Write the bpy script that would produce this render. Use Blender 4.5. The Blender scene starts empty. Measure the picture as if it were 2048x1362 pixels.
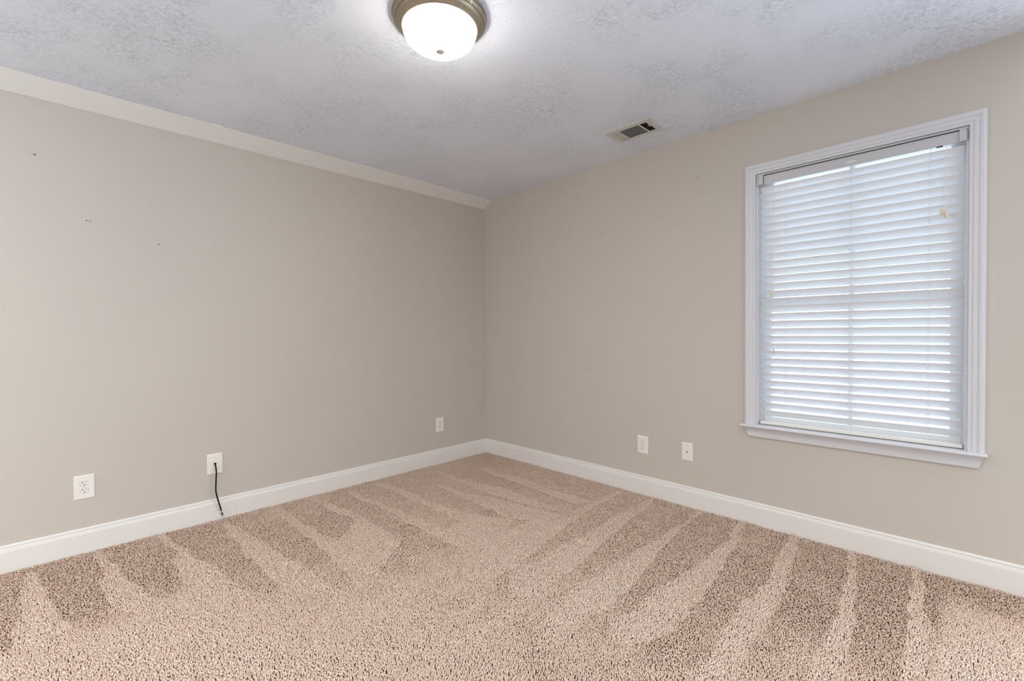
import bpy, math, random
import numpy as np
from mathutils import Vector, Matrix

SC = bpy.context.scene
COL = SC.collection
R = math.radians

# ------------------------------------------------------------------ camera
CAM = Vector((3.3450, -2.9584, 1.1546))
YAW, PITCH, ROLL, FPX = R(135.1859), R(-0.8634), R(-0.3987), 909.64
fw = Vector((math.cos(PITCH) * math.cos(YAW), math.cos(PITCH) * math.sin(YAW), math.sin(PITCH)))
rt = fw.cross(Vector((0, 0, 1))).normalized()
up = rt.cross(fw)
r2 = rt * math.cos(ROLL) + up * math.sin(ROLL)
u2 = up * math.cos(ROLL) - rt * math.sin(ROLL)
cd = bpy.data.cameras.new('camera')
cd.sensor_width = 36.0
cd.lens = FPX / 2048 * 36.0
cd.clip_start = 0.05
cam = bpy.data.objects.new('camera', cd)
COL.objects.link(cam)
cam.matrix_world = Matrix(((r2.x, u2.x, -fw.x, CAM.x), (r2.y, u2.y, -fw.y, CAM.y), (r2.z, u2.z, -fw.z, CAM.z), (0, 0, 0, 1)))
SC.camera = cam

# ------------------------------------------------------------------ view transform and exposure
SC.view_settings.view_transform = 'Standard'
SC.view_settings.look = 'None'
SC.view_settings.gamma = 1.0
SC.view_settings.use_curve_mapping = False
SC.view_settings.exposure = 0.10
SC.cycles.use_denoising = True
SC.cycles.max_bounces = 10
SC.cycles.diffuse_bounces = 7

# ------------------------------------------------------------------ world: bright overcast sky over the window side (+y),
# added soft fill through the unbuilt walls behind the camera (-y)
SKY = (0.82, 0.93, 1.06, 3.5)
BACK_FILL = (0.985, 0.99, 1.0, 0.64)
BACK_FILL_UP = 1.8       # extra from higher up
wd = bpy.data.worlds.new('daylight')
SC.world = wd
wd.use_nodes = True
nt = wd.node_tree
nt.nodes.clear()
wo = nt.nodes.new('ShaderNodeOutputWorld')
tc = nt.nodes.new('ShaderNodeTexCoord')
sx = nt.nodes.new('ShaderNodeSeparateXYZ')
mr = nt.nodes.new('ShaderNodeMapRange')
mr.inputs['From Min'].default_value = 0.2
mr.inputs['From Max'].default_value = 0.5
b1 = nt.nodes.new('ShaderNodeBackground')
b2 = nt.nodes.new('ShaderNodeBackground')
b1.inputs[0].default_value = (*BACK_FILL[:3], 1)
b1.inputs[1].default_value = BACK_FILL[3]
b2.inputs[0].default_value = (*SKY[:3], 1)
b2.inputs[1].default_value = SKY[3]
mx = nt.nodes.new('ShaderNodeMixShader')
nt.links.new(tc.outputs['Generated'], sx.inputs[0])
nt.links.new(sx.outputs['Y'], mr.inputs['Value'])
nt.links.new(mr.outputs[0], mx.inputs[0])
nt.links.new(b1.outputs[0], mx.inputs[1])
nt.links.new(b2.outputs[0], mx.inputs[2])
m1 = nt.nodes.new('ShaderNodeMath')
m1.operation = 'MULTIPLY_ADD'
m1.inputs[1].default_value = BACK_FILL_UP
m1.inputs[2].default_value = BACK_FILL[3]
m0 = nt.nodes.new('ShaderNodeMath')
m0.operation = 'MAXIMUM'
m0.inputs[1].default_value = 0.0
nt.links.new(sx.outputs['Z'], m0.inputs[0])
nt.links.new(m0.outputs[0], m1.inputs[0])
nt.links.new(m1.outputs[0], b1.inputs[1])
nt.links.new(mx.outputs[0], wo.inputs[0])

# added warm fill lamp standing in for an adjoining room, behind camera left
hl = bpy.data.lights.new('adjoining_room_fill', 'POINT')
hl.energy = 34.0
hl.color = (1.0, 0.92, 0.82)
hl.shadow_soft_size = 0.35
hlo = bpy.data.objects.new('adjoining_room_fill', hl)
COL.objects.link(hlo)
hlo.location = (1.4, -4.5, 1.75)

LAMP_STRENGTH = 62.0
LAMP_COLOR = (1.0, 0.94, 0.86)


# ------------------------------------------------------------------ materials
def srgb(r, g, b):
    f = lambda c: (c / 255 / 12.92) if c / 255 <= 0.04045 else ((c / 255 + 0.055) / 1.055) ** 2.4
    return (f(r), f(g), f(b), 1.0)


class NT:
    def __init__(self, name):
        self.m = bpy.data.materials.new(name)
        self.m.use_nodes = True
        self.t = self.m.node_tree
        self.b = self.t.nodes['Principled BSDF']
        self.out = self.t.nodes['Material Output']

    def n(self, typ, **kw):
        nd = self.t.nodes.new(typ)
        for k, v in kw.items():
            if k.startswith('_'):
                setattr(nd, k[1:], v)
            else:
                nd.inputs[k.replace('__', ' ')].default_value = v
        return nd

    def l(self, a, b):
        self.t.links.new(a, b)

    def math(self, op, a, b=None, clamp=False):
        nd = self.t.nodes.new('ShaderNodeMath')
        nd.operation = op
        nd.use_clamp = clamp
        for i, v in enumerate((a, b)):
            if v is None:
                continue
            if isinstance(v, (int, float)):
                nd.inputs[i].default_value = v
            else:
                self.l(v, nd.inputs[i])
        return nd.outputs[0]


def plain(name, col, rough=0.5, metal=0.0, spec=0.5, var=0.03, scale=30.0, bump=0.0):
    k = NT(name)
    k.b.inputs['Roughness'].default_value = rough
    k.b.inputs['Metallic'].default_value = metal
    k.b.inputs['Specular IOR Level'].default_value = spec
    tcn = k.n('ShaderNodeTexCoord')
    nz = k.n('ShaderNodeTexNoise', Scale=scale, Detail=3.0)
    k.l(tcn.outputs['Object'], nz.inputs['Vector'])
    rp = k.n('ShaderNodeMapRange')
    rp.inputs['To Min'].default_value = 1 - var
    rp.inputs['To Max'].default_value = 1 + var
    k.l(nz.outputs['Fac'], rp.inputs['Value'])
    hs = k.n('ShaderNodeHueSaturation', Color=col)
    k.l(rp.outputs[0], hs.inputs['Value'])
    k.l(hs.outputs[0], k.b.inputs['Base Color'])
    if bump:
        bp = k.n('ShaderNodeBump', Strength=1.0, Distance=bump)
        k.l(nz.outputs['Fac'], bp.inputs['Height'])
        k.l(bp.outputs[0], k.b.inputs['Normal'])
    return k.m


def wall_material():
    k = NT('beige_wall_paint')
    g = k.n('ShaderNodeNewGeometry')
    n1 = k.n('ShaderNodeTexNoise', Scale=1.3, Detail=4.0, Roughness=0.6)
    n2 = k.n('ShaderNodeTexNoise', Scale=6.0, Detail=6.0, Roughness=0.7)
    n3 = k.n('ShaderNodeTexNoise', Scale=260.0, Detail=2.0)
    for n in (n1, n2, n3):
        k.l(g.outputs['Position'], n.inputs['Vector'])
    # faint hand smudges: rare darker patches
    sm = k.n('ShaderNodeMapRange')
    sm.inputs['From Min'].default_value = 0.66
    sm.inputs['From Max'].default_value = 0.80
    sm.inputs['To Min'].default_value = 0.0
    sm.inputs['To Max'].default_value = 0.22
    k.l(n2.outputs['Fac'], sm.inputs['Value'])
    base = k.n('ShaderNodeMix', _data_type='RGBA')
    base.inputs['A'].default_value = srgb(207, 200, 191)
    base.inputs['B'].default_value = srgb(200, 194, 186)
    k.l(n1.outputs['Fac'], base.inputs['Factor'])
    m2 = k.n('ShaderNodeMix', _data_type='RGBA')
    m2.inputs['B'].default_value = srgb(172, 163, 153)
    k.l(base.outputs['Result'], m2.inputs['A'])
    k.l(sm.outputs[0], m2.inputs['Factor'])
    k.l(m2.outputs['Result'], k.b.inputs['Base Color'])
    k.b.inputs['Roughness'].default_value = 0.62
    k.b.inputs['Specular IOR Level'].default_value = 0.25
    bp = k.n('ShaderNodeBump', Strength=0.35, Distance=0.0006)
    k.l(n3.outputs['Fac'], bp.inputs['Height'])
    k.l(bp.outputs[0], k.b.inputs['Normal'])
    return k.m


def ceiling_material():
    """White ceiling with a hand-brushed stomp texture: short ridges fanning round the middle of each slap of the brush."""
    k = NT('stomped_ceiling_paint')
    g = k.n('ShaderNodeNewGeometry')
    P = g.outputs['Position']

    def noise(vec, scale, detail=1.0, dist=0.0, rough=0.5):
        n = k.n('ShaderNodeTexNoise', Scale=scale, Detail=detail, Roughness=rough, Distortion=dist)
        k.l(vec, n.inputs['Vector'])
        return n.outputs['Fac']

    def smooth(v, a, b, lo=0.0, hi=1.0):
        r = k.n('ShaderNodeMapRange', _interpolation_type='SMOOTHSTEP')
        r.inputs['From Min'].default_value = a
        r.inputs['From Max'].default_value = b
        r.inputs['To Min'].default_value = lo
        r.inputs['To Max'].default_value = hi
        k.l(v, r.inputs['Value'])
        return r.outputs[0]

    # each slap of the brush (voronoi cell) turns the bristle marks its own way
    hs = []
    for sc, off, freq in ((4.2, 0.0, 46.0), (3.3, 5.3, 36.0)):
        mp = k.n('ShaderNodeVectorMath', _operation='ADD')
        mp.inputs[1].default_value = (off, off * 0.7, 0)
        k.l(P, mp.inputs[0])
        wob = k.n('ShaderNodeTexNoise', Scale=7.0, Detail=2.0)
        k.l(mp.outputs[0], wob.inputs['Vector'])
        wadd = k.n('ShaderNodeVectorMath', _operation='MULTIPLY_ADD')
        wadd.inputs[1].default_value = (0.2, 0.2, 0.0)
        k.l(wob.outputs['Color'], wadd.inputs[0])
        k.l(mp.outputs[0], wadd.inputs[2])
        vo = k.n('ShaderNodeTexVoronoi', Scale=sc, _voronoi_dimensions='2D')
        k.l(wadd.outputs[0], vo.inputs['Vector'])
        spc = k.n('ShaderNodeSeparateColor')
        k.l(vo.outputs['Color'], spc.inputs[0])
        rot = k.n('ShaderNodeVectorRotate', _rotation_type='Z_AXIS')
        k.l(wadd.outputs[0], rot.inputs['Vector'])
        k.l(k.math('MULTIPLY', spc.outputs[0], 6.283), rot.inputs['Angle'])
        st = k.n('ShaderNodeVectorMath', _operation='MULTIPLY')
        st.inputs[1].default_value = (1.0, 2.4, 1.0)
        k.l(rot.outputs[0], st.inputs[0])
        n1 = noise(st.outputs[0], freq, 2.0, 0.9, 0.5)
        line = k.math('SUBTRACT', 1.0, k.math('MULTIPLY', k.math('ABSOLUTE', k.math('SUBTRACT', n1, 0.5)), 11.0), True)
        brk = smooth(noise(mp.outputs[0], 55.0, 2.0), 0.46, 0.58)
        hs.append(k.math('MULTIPLY', line, brk))
    h = k.math('MAXIMUM', hs[0], k.math('MULTIPLY', hs[1], 0.9))
    h = k.math('MULTIPLY', h, smooth(noise(P, 2.4, 2.0), 0.36, 0.62, 0.25, 1.0))
    h = k.math('ADD', h, k.math('MULTIPLY', noise(P, 80.0, 2.0), 0.12))
    bp = k.n('ShaderNodeBump', Strength=1.0, Distance=0.0017)
    k.l(h, bp.inputs['Height'])
    k.l(bp.outputs[0], k.b.inputs['Normal'])
    k.b.inputs['Base Color'].default_value = srgb(234, 239, 250)
    k.b.inputs['Roughness'].default_value = 0.75
    k.b.inputs['Specular IOR Level'].default_value = 0.2
    return k.m


def yarn_material():
    k = NT('heathered_carpet_yarn')
    at = k.n('ShaderNodeAttribute', _attribute_name='yarn')
    cr = k.n('ShaderNodeValToRGB')
    e = cr.color_ramp.elements
    e[0].position, e[0].color = 0.0, srgb(238, 204, 182)
    e[1].position, e[1].color = 1.0, srgb(255, 241, 228)
    for p, c in ((0.15, srgb(250, 226, 207)), (0.5, srgb(253, 234, 218)), (0.8, srgb(254, 237, 222))):
        q = e.new(p)
        q.color = c
    k.l(at.outputs['Fac'], cr.inputs[0])
    # the cut ends of the yarn swallow more light than its sides
    ce = k.n('ShaderNodeAttribute', _attribute_name='cut_end')
    mc = k.n('ShaderNodeMix', _data_type='RGBA', _blend_type='MULTIPLY')
    mc.inputs['B'].default_value = (0.50, 0.42, 0.36, 1)
    k.l(ce.outputs['Fac'], mc.inputs['Factor'])
    k.l(cr.outputs[0], mc.inputs['A'])
    k.l(mc.outputs['Result'], k.b.inputs['Base Color'])
    k.b.inputs['Roughness'].default_value = 0.8
    k.b.inputs['Specular IOR Level'].default_value = 0.15
    return k.m


def shade_material():
    """Alabaster glass bowl glowing from the bulbs inside, with faint cloudy veins."""
    k = NT('glowing_alabaster_glass')
    tcn = k.n('ShaderNodeTexCoord')
    nz = k.n('ShaderNodeTexNoise', Scale=16.0, Detail=6.0, Roughness=0.7, Distortion=1.2)
    k.l(tcn.outputs['Object'], nz.inputs['Vector'])
    rp = k.n('ShaderNodeMapRange')
    rp.inputs['From Min'].default_value = 0.35
    rp.inputs['From Max'].default_value = 0.65
    rp.inputs['To Min'].default_value = LAMP_STRENGTH * 0.9
    rp.inputs['To Max'].default_value = LAMP_STRENGTH
    k.l(nz.outputs['Fac'], rp.inputs['Value'])
    k.b.inputs['Base Color'].default_value = srgb(245, 240, 230)
    k.b.inputs['Emission Color'].default_value = (*LAMP_COLOR, 1)
    # dimmer towards the rim, farthest from the bulbs
    sp = k.n('ShaderNodeSeparateXYZ')
    k.l(tcn.outputs['Object'], sp.inputs[0])
    zr = k.n('ShaderNodeMapRange')
    zr.inputs['From Min'].default_value = 2.315
    zr.inputs['From Max'].default_value = 2.390
    zr.inputs['To Min'].default_value = 1.0
    zr.inputs['To Max'].default_value = 0.12
    k.l(sp.outputs['Z'], zr.inputs['Value'])
    k.l(k.math('MULTIPLY', rp.outputs[0], zr.outputs[0]), k.b.inputs['Emission Strength'])
    k.b.inputs['Roughness'].default_value = 0.25
    return k.m


def slat_material():
    k = NT('white_faux_wood')
    tcn = k.n('ShaderNodeTexCoord')
    mp = k.n('ShaderNodeMapping')
    mp.inputs['Scale'].default_value = (3, 60, 60)
    k.l(tcn.outputs['Object'], mp.inputs[0])
    nz = k.n('ShaderNodeTexNoise', Scale=4.0, Detail=3.0)
    k.l(mp.outputs[0], nz.inputs['Vector'])
    mixc = k.n('ShaderNodeMix', _data_type='RGBA')
    mixc.inputs['A'].default_value = srgb(238, 240, 243)
    mixc.inputs['B'].default_value = srgb(243, 244, 246)
    k.l(nz.outputs['Fac'], mixc.inputs['Factor'])
    k.l(mixc.outputs['Result'], k.b.inputs['Base Color'])
    k.b.inputs['Roughness'].default_value = 0.35
    tr = k.n('ShaderNodeBsdfTranslucent')
    tr.inputs['Color'].default_value = (0.9, 0.95, 1.0, 1)
    ms = k.n('ShaderNodeMixShader')
    ms.inputs[0].default_value = 0.14
    k.l(k.b.outputs[0], ms.inputs[1])
    k.l(tr.outputs[0], ms.inputs[2])
    k.l(ms.outputs[0], k.out.inputs['Surface'])
    return k.m


def glass_material():
    k = NT('window_glass')
    k.t.nodes.remove(k.b)
    a = k.n('ShaderNodeBsdfTransparent')
    a.inputs[0].default_value = (0.97, 0.985, 0.98, 1)
    b = k.n('ShaderNodeBsdfGlossy')
    b.inputs['Roughness'].default_value = 0.02
    f = k.n('ShaderNodeFresnel')
    f.inputs['IOR'].default_value = 1.45
    m = k.n('ShaderNodeMixShader')
    k.l(f.outputs[0], m.inputs[0])
    k.l(a.outputs[0], m.inputs[1])
    k.l(b.outputs[0], m.inputs[2])
    k.l(m.outputs[0], k.out.inputs['Surface'])
    return k.m


M_WALL = wall_material()
M_CEIL = ceiling_material()
M_TRIM = plain('white_trim_paint', srgb(231, 229, 226), rough=0.38, var=0.012, scale=8)
M_WTRIM = plain('white_window_paint', srgb(217, 218, 223), rough=0.32, var=0.012, scale=8)
M_VINYL = plain('white_vinyl', srgb(240, 243, 245), rough=0.4, var=0.01)
M_RAIL = plain('white_coated_steel', srgb(200, 200, 204), rough=0.35, var=0.01)
M_SLAT = slat_material()
M_CORD = plain('white_cord', srgb(232, 232, 234), rough=0.8, var=0.05, scale=400)
M_TASSEL = plain('ivory_plastic', srgb(226, 214, 192), rough=0.5, var=0.02)
M_TASSEL_CLEAR = plain('clear_ivory_plastic', srgb(214, 206, 200), rough=0.4, var=0.02)
M_PLATE = plain('white_plate_plastic', srgb(240, 237, 231), rough=0.3, var=0.008)
M_DARK = plain('dark_cavity', srgb(24, 21, 19), rough=0.8, var=0.1)
M_GREYJOINT = plain('grey_joint', srgb(105, 102, 98), rough=0.9, var=0.1)
M_SCREW = plain('painted_screw', srgb(205, 202, 196), rough=0.35, metal=0.3, var=0.02)
M_BLACK = plain('black_cable_jacket', srgb(8, 8, 9), rough=0.5, spec=0.2, var=0.1)
M_NICKEL = plain('bright_nickel', srgb(226, 223, 217), rough=0.3, metal=0.5, var=0.03)
M_BRUSH = plain('brushed_nickel', srgb(152, 141, 124), rough=0.38, metal=0.85, var=0.10, scale=45)
M_VENT = plain('grey_white_enamel', srgb(206, 205, 198), rough=0.4, var=0.02)
M_LOUVER = plain('louver_enamel', srgb(150, 152, 150), rough=0.5, var=0.03)
M_BACK = plain('carpet_backing', srgb(120, 92, 76), rough=0.95, var=0.15, scale=120)
M_YARN = yarn_material()
M_SHADE = shade_material()
M_GLASS = glass_material()
M_FLECK = plain('pale_drywall_chip', srgb(246, 243, 236), rough=0.7)


# ------------------------------------------------------------------ mesh helpers
class MB:
    """Collects shapes, then links them as ONE mesh object."""

    def __init__(self):
        self.v, self.f = [], []

    def add(self, vs, fs):
        o = len(self.v)
        self.v += [tuple(p) for p in vs]
        self.f += [tuple(i + o for i in q) for q in fs]
        return self

    def box(self, a, b):
        (x0, y0, z0), (x1, y1, z1) = a, b
        vs = [(x0, y0, z0), (x1, y0, z0), (x1, y1, z0), (x0, y1, z0), (x0, y0, z1), (x1, y0, z1), (x1, y1, z1), (x0, y1, z1)]
        fs = [(0, 3, 2, 1), (4, 5, 6, 7), (0, 1, 5, 4), (1, 2, 6, 5), (2, 3, 7, 6), (3, 0, 4, 7)]
        return self.add(vs, fs)

    def loft(self, sections, closed=True, caps=True):
        """Joins equal-length point rings one after another."""
        n = len(sections[0])
        vs = [p for s in sections for p in s]
        fs = []
        for i in range(len(sections) - 1):
            for j in range(n if closed else n - 1):
                k = (j + 1) % n
                fs.append((i * n + j, i * n + k, (i + 1) * n + k, (i + 1) * n + j))
        if caps:
            fs.append(tuple(reversed(range(n))))
            fs.append(tuple((len(sections) - 1) * n + j for j in range(n)))
        return self.add(vs, fs)

    def lathe(self, prof, c, seg=64, axis='z'):
        """Profile of (radius, height) turned round an axis through c."""
        vs, fs = [], []
        for (r, h) in prof:
            for s in range(seg):
                a = 2 * math.pi * s / seg
                u, w = r * math.cos(a), r * math.sin(a)
                p = {'z': (u, w, h), 'x': (h, u, w), 'y': (u, h, w)}[axis]
                vs.append((c[0] + p[0], c[1] + p[1], c[2] + p[2]))
        for i in range(len(prof) - 1):
            for s in range(seg):
                t = (s + 1) % seg
                fs.append((i * seg + s, i * seg + t, (i + 1) * seg + t, (i + 1) * seg + s))
        return self.add(vs, fs)

    def tube(self, pts, r, seg=8):
        P = [Vector(p) for p in pts]
        rings = []
        ref = None
        for i, p in enumerate(P):
            d = (P[min(i + 1, len(P) - 1)] - P[max(i - 1, 0)]).normalized()
            if ref is None:
                ref = Vector((1, 0, 0)) if abs(d.x) < 0.8 else Vector((0, 1, 0))
            a = (ref - d * ref.dot(d)).normalized()
            ref = a
            b = d.cross(a)
            rr = r[i] if isinstance(r, (list, tuple)) else r
            rings.append([tuple(p + a * rr * math.cos(2 * math.pi * s / seg) + b * rr * math.sin(2 * math.pi * s / seg)) for s in range(seg)])
        return self.loft(rings)

    def build(self, name, mat, parent=None, smooth=False, bevel=0.0, seg=2):
        me = bpy.data.meshes.new(name)
        me.from_pydata(self.v, [], self.f)
        me.validate()
        bm_fix(me)
        me.materials.append(mat)
        if smooth:
            me.polygons.foreach_set('use_smooth', [True] * len(me.polygons))
            try:
                me.set_sharp_from_angle(angle=R(38))
            except Exception:
                pass
        o = bpy.data.objects.new(name, me)
        COL.objects.link(o)
        if bevel:
            md = o.modifiers.new('soft_edge', 'BEVEL')
            md.width = bevel
            md.segments = seg
            md.limit_method = 'ANGLE'
            md.angle_limit = R(40)
        if parent is not None:
            o.parent = parent
            o.matrix_parent_inverse = parent.matrix_world.inverted()
        return o


def bm_fix(me):
    import bmesh
    bm = bmesh.new()
    bm.from_mesh(me)
    bmesh.ops.recalc_face_normals(bm, faces=bm.faces)
    bm.to_mesh(me)
    bm.free()


def empty(name, loc):
    o = bpy.data.objects.new(name, None)
    o.empty_display_size = 0.05
    COL.objects.link(o)
    o.matrix_world = Matrix.Translation(loc)
    return o


def tag(o, label=None, cat=None, group=None, kind=None):
    for k, v in (('label', label), ('category', cat), ('group', group), ('kind', kind)):
        if v:
            o[k] = v
    return o


def struct(o, label=None):
    o['kind'] = 'structure'
    if label:
        o['label'] = label
    return o


def smooth_path(pts, n=8):
    P = [Vector(p) for p in pts]
    P = [2 * P[0] - P[1]] + P + [2 * P[-1] - P[-2]]
    out = []
    for i in range(1, len(P) - 2):
        a, b, c, d = P[i - 1:i + 3]
        for k in range(n):
            t = k / n
            out.append(0.5 * ((2 * b) + (c - a) * t + (2 * a - 5 * b + 4 * c - d) * t * t + (3 * b - a - 3 * c + d) * t ** 3))
    out.append(P[-2])
    return [tuple(p) for p in out]


# ------------------------------------------------------------------ room shell
RX, RY, CH = 3.66, 3.69, 2.44           # room size along the window wall, along the left wall, ceiling height
WXL, WXR, WZB, WZT = 2.441, 3.339, 0.600, 2.091   # window opening
VX0, VX1, VY0, VY1 = 1.676, 1.985, -0.452, -0.250  # ceiling register outline
FZ = -0.013                              # backing under the pile; pile tops sit at about z = 0

struct(MB().box((-0.14, -RY, FZ - 0.12), (RX, 0.14, FZ)).build('floor', M_BACK), 'floor under the tan carpet')

struct(MB().box((-0.14, -RY, FZ), (0, 0.14, CH + 0.02)).build('wall_left', M_WALL), 'beige wall on the left under the sloped white trim')

w = MB()
w.box((0, 0, FZ), (WXL, 0.14, CH + 0.02))
w.box((WXR, 0, FZ), (RX, 0.14, CH + 0.02))
w.box((WXL, 0, FZ), (WXR, 0.14, WZB - 0.014))
w.box((WXL, 0, WZT), (WXR, 0.14, CH + 0.02))
WALL_B = struct(w.build('wall_right', M_WALL), 'beige wall on the right with the window')

hx0, hx1, hy0, hy1 = VX0 + 0.028, VX1 - 0.028, VY0 + 0.028, VY1 - 0.028
w = MB()
w.box((0, -RY, CH), (hx0, 0, CH + 0.15))
w.box((hx1, -RY, CH), (RX, 0, CH + 0.15))
w.box((hx0, -RY, CH), (hx1, hy0, CH + 0.15))
w.box((hx0, hy1, CH), (hx1, 0, CH + 0.15))
struct(w.build('ceiling', M_CEIL), 'white ceiling with a brushed stomp texture')

# baseboards: tall flat face, a stepped bead and a rounded cap
BB = [(0, FZ), (0.0140, FZ), (0.0140, 0.0932), (0.0118, 0.0938), (0.0118, 0.0954), (0.0136, 0.0962), (0.0120, 0.1040), (0.0092, 0.1140),
      (0.0078, 0.1150), (0.0048, 0.1153), (0.0048, 0.1182), (0.0082, 0.1186), (0.0066, 0.1240), (0.0040, 0.1276), (0.0015, 0.1290), (0, 0.1290)]
o = MB().loft([[(t, -t, z) for t, z in BB], [(t, -RY, z) for t, z in BB]]).build('baseboard_left', M_TRIM)
struct(o, 'white baseboard along the left wall')
m = MB().lathe([(0.0, 0.001), (0.0022, 0.001), (0.0022, -0.001)], (0.0139, -2.1666, 0.047), 10, 'x').build('nail_hole', M_DARK, o)
o = MB().loft([[(t, -t, z) for t, z in BB], [(RX, -t, z) for t, z in BB]]).build('baseboard_right', M_TRIM)
struct(o, 'white baseboard under the window wall')
MB().lathe([(0.0, -0.001), (0.002, -0.001), (0.002, 0.001)], (2.062, -0.0139, 0.052), 10, 'y').build('nail_hole', plain('filled_hole', srgb(178, 174, 170)), o)

# sloped board between the left wall and the ceiling, square-cut at the window wall
CD, CP = 0.0741, 0.1000
sec = [(0.0, CH - CD), (0.004, CH - CD - 0.002), (CP + 0.002, CH - 0.004), (CP, CH), (0.0, CH)]
o = MB().loft([[(x, -0.0005, z) for x, z in sec], [(x, -RY, z) for x, z in sec]]).build('trim_1', M_TRIM, bevel=0.0012)
struct(o, 'sloped white trim board where the left wall meets the ceiling')
# chips of white ceiling texture stuck along the board's upper edge
rng = random.Random(5)
cb = MB()
for y, n in ((-2.42, 4), (-2.30, 9)):
    for i in range(n):
        yy = y + 0.008 * i
        cb.box((CP + 0.000, yy, CH - 0.0075 - 0.002 * rng.random()), (CP + 0.007, yy + 0.007, CH - 0.001))
cb.build('texture_chip', M_FLECK, o)

# nail holes left in the paint
WALL_L = bpy.data.objects['wall_left']


def nail(wall, pos, r, mat=M_DARK, sy=1.0):
    mb = MB()
    mb.lathe([(0.0, 0.0), (r * 0.7, 0.0), (r, 0.0006), (r * 1.25, 0.0)], (0, 0, 0), 10, 'x')
    if wall is WALL_L:
        vs = [(pos[0] + x + 0.0002, pos[1] + y, pos[2] + z * sy) for x, y, z in mb.v]
    else:
        vs = [(pos[0] + y, pos[1] - x - 0.0002, pos[2] + z * sy) for x, y, z in mb.v]
    mb.v = vs
    return mb.build('nail_hole', mat, wall)


M_SCUFF = plain('grey_scuff', srgb(150, 140, 128), rough=0.8)
for y, z, r, mt, sy in ((-3.0345, 2.0785, 0.0022, M_DARK, 1.4), (-3.0375, 2.084, 0.0016, M_SCUFF, 1), (-2.8480, 1.7773, 0.0022, M_DARK, 1.3),
                        (-2.8350, 1.7765, 0.0017, M_SCUFF, 2.2), (-2.8315, 1.774, 0.0012, M_SCUFF, 2.5), (-2.5394, 1.6902, 0.0026, M_DARK, 1),
                        (-2.8046, 1.617, 0.0016, M_SCUFF, 1), (-0.7977, 2.1172, 0.0036, M_DARK, 0.7), (-1.2592, 1.5946, 0.0024, M_SCUFF, 1.6)):
    nail(WALL_L, (0, y, z), r, mt, sy)
# short scrape beside the topmost hole
MB().box((0, -3.052, 2.0775), (0.0005, -3.037, 2.0793)).build('scrape', M_SCUFF, WALL_L)
for x, z, r, mt in ((0.579, 2.1432, 0.0036, M_DARK), (1.3495, 1.9141, 0.0034, M_DARK), (2.0904, 2.1653, 0.0024, M_DARK),
                    (1.2373, 0.8757, 0.0034, M_DARK), (2.0666, 1.2655, 0.0020, M_SCUFF)):
    nail(WALL_B, (x, 0, z), r, mt, 0.8)

# ------------------------------------------------------------------ window
WIN = struct(empty('window_1', (2.89, 0, WZB)), 'white double-hung window behind the lowered blind')

CASE = [(0.0, 0.0), (0.0, 0.0075), (0.0025, 0.0095), (0.0100, 0.0100), (0.0125, 0.0088), (0.0150, 0.0118), (0.0190, 0.0132), (0.0290, 0.0136),
        (0.0320, 0.0126), (0.0345, 0.0158), (0.0400, 0.0180), (0.0470, 0.0184), (0.0500, 0.0172), (0.0550, 0.0168), (0.0570, 0.0140), (0.0570, 0.0)]
o = MB().loft([[(WXL - u, -d, WZB) for u, d in CASE], [(WXL - u, -d, WZT + u) for u, d in CASE],
               [(WXR + u, -d, WZT + u) for u, d in CASE], [(WXR + u, -d, WZB) for u, d in CASE]]).build('window_casing', M_WTRIM, WIN)
# jamb lining (set back a hair behind the casing so its joint shows), open towards the room and outdoors
j = MB()
JO = 0.003
j.box((WXL, JO, WZB), (WXL + 0.009, 0.138, WZT))
j.box((WXR - 0.009, JO, WZB), (WXR, 0.138, WZT))
j.box((WXL + 0.009, JO, WZT - 0.009), (WXR - 0.009, 0.138, WZT))
j.box((WXL + 0.009, 0.072, WZB), (WXR - 0.009, 0.16, WZB + 0.012))
j.build('window_jamb', M_WTRIM, WIN)
# dark open joint between casing and jamb
g = MB()
g.box((WXL - 0.0012, -0.0002, WZT - 0.07), (WXL + 0.0012, JO - 0.0002, WZT + 0.0012))
g.box((WXL + 0.0012, -0.0002, WZT - 0.0012), (WXR - 0.0012, JO - 0.0002, WZT + 0.0012))
g.box((WXR - 0.0012, -0.0002, WZT - 0.07), (WXR + 0.0012, JO - 0.0002, WZT + 0.0012))
g.build('casing_joint', M_GREYJOINT, WIN)
# stool with a rounded nose and horns
SX0, SX1 = 2.3690, 3.4040
nose = [(0.072, 0.586), (-0.044, 0.586), (-0.0485, 0.5872), (-0.0515, 0.5905), (-0.0520, 0.5940), (-0.0500, 0.5980), (-0.0455, 0.6000), (0.072, 0.600)]
st = MB()
front = [q for q in nose]
st.loft([[(SX0, min(y, -0.0002), z) for y, z in front], [(WXL, min(y, -0.0002), z) for y, z in front]])
st.loft([[(WXL, y, z) for y, z in front], [(WXR, y, z) for y, z in front]])
st.loft([[(WXR, min(y, -0.0002), z) for y, z in front], [(SX1, min(y, -0.0002), z) for y, z in front]])
st.build('window_sill', M_WTRIM, WIN, bevel=0.001)
# apron: moulding turned upside down, its ends cut on the slant
AP = [(0.0, 0.586), (-0.0300, 0.586), (-0.0300, 0.5815), (-0.0265, 0.5795), (-0.0255, 0.5760), (-0.0215, 0.5690), (-0.0180, 0.5610),
      (-0.0165, 0.5520), (-0.0160, 0.5440), (-0.0145, 0.5425), (-0.0150, 0.5400), (-0.0145, 0.5300), (-0.0120, 0.5262), (0.0, 0.5262)]
cut = lambda z: (0.586 - z) / 0.060 * 0.0255
MB().loft([[(2.378 + cut(z), y, z) for y, z in AP], [(3.393 - cut(z) * 0.65, y, z) for y, z in AP]]).build('window_apron', M_WTRIM, WIN)


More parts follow.
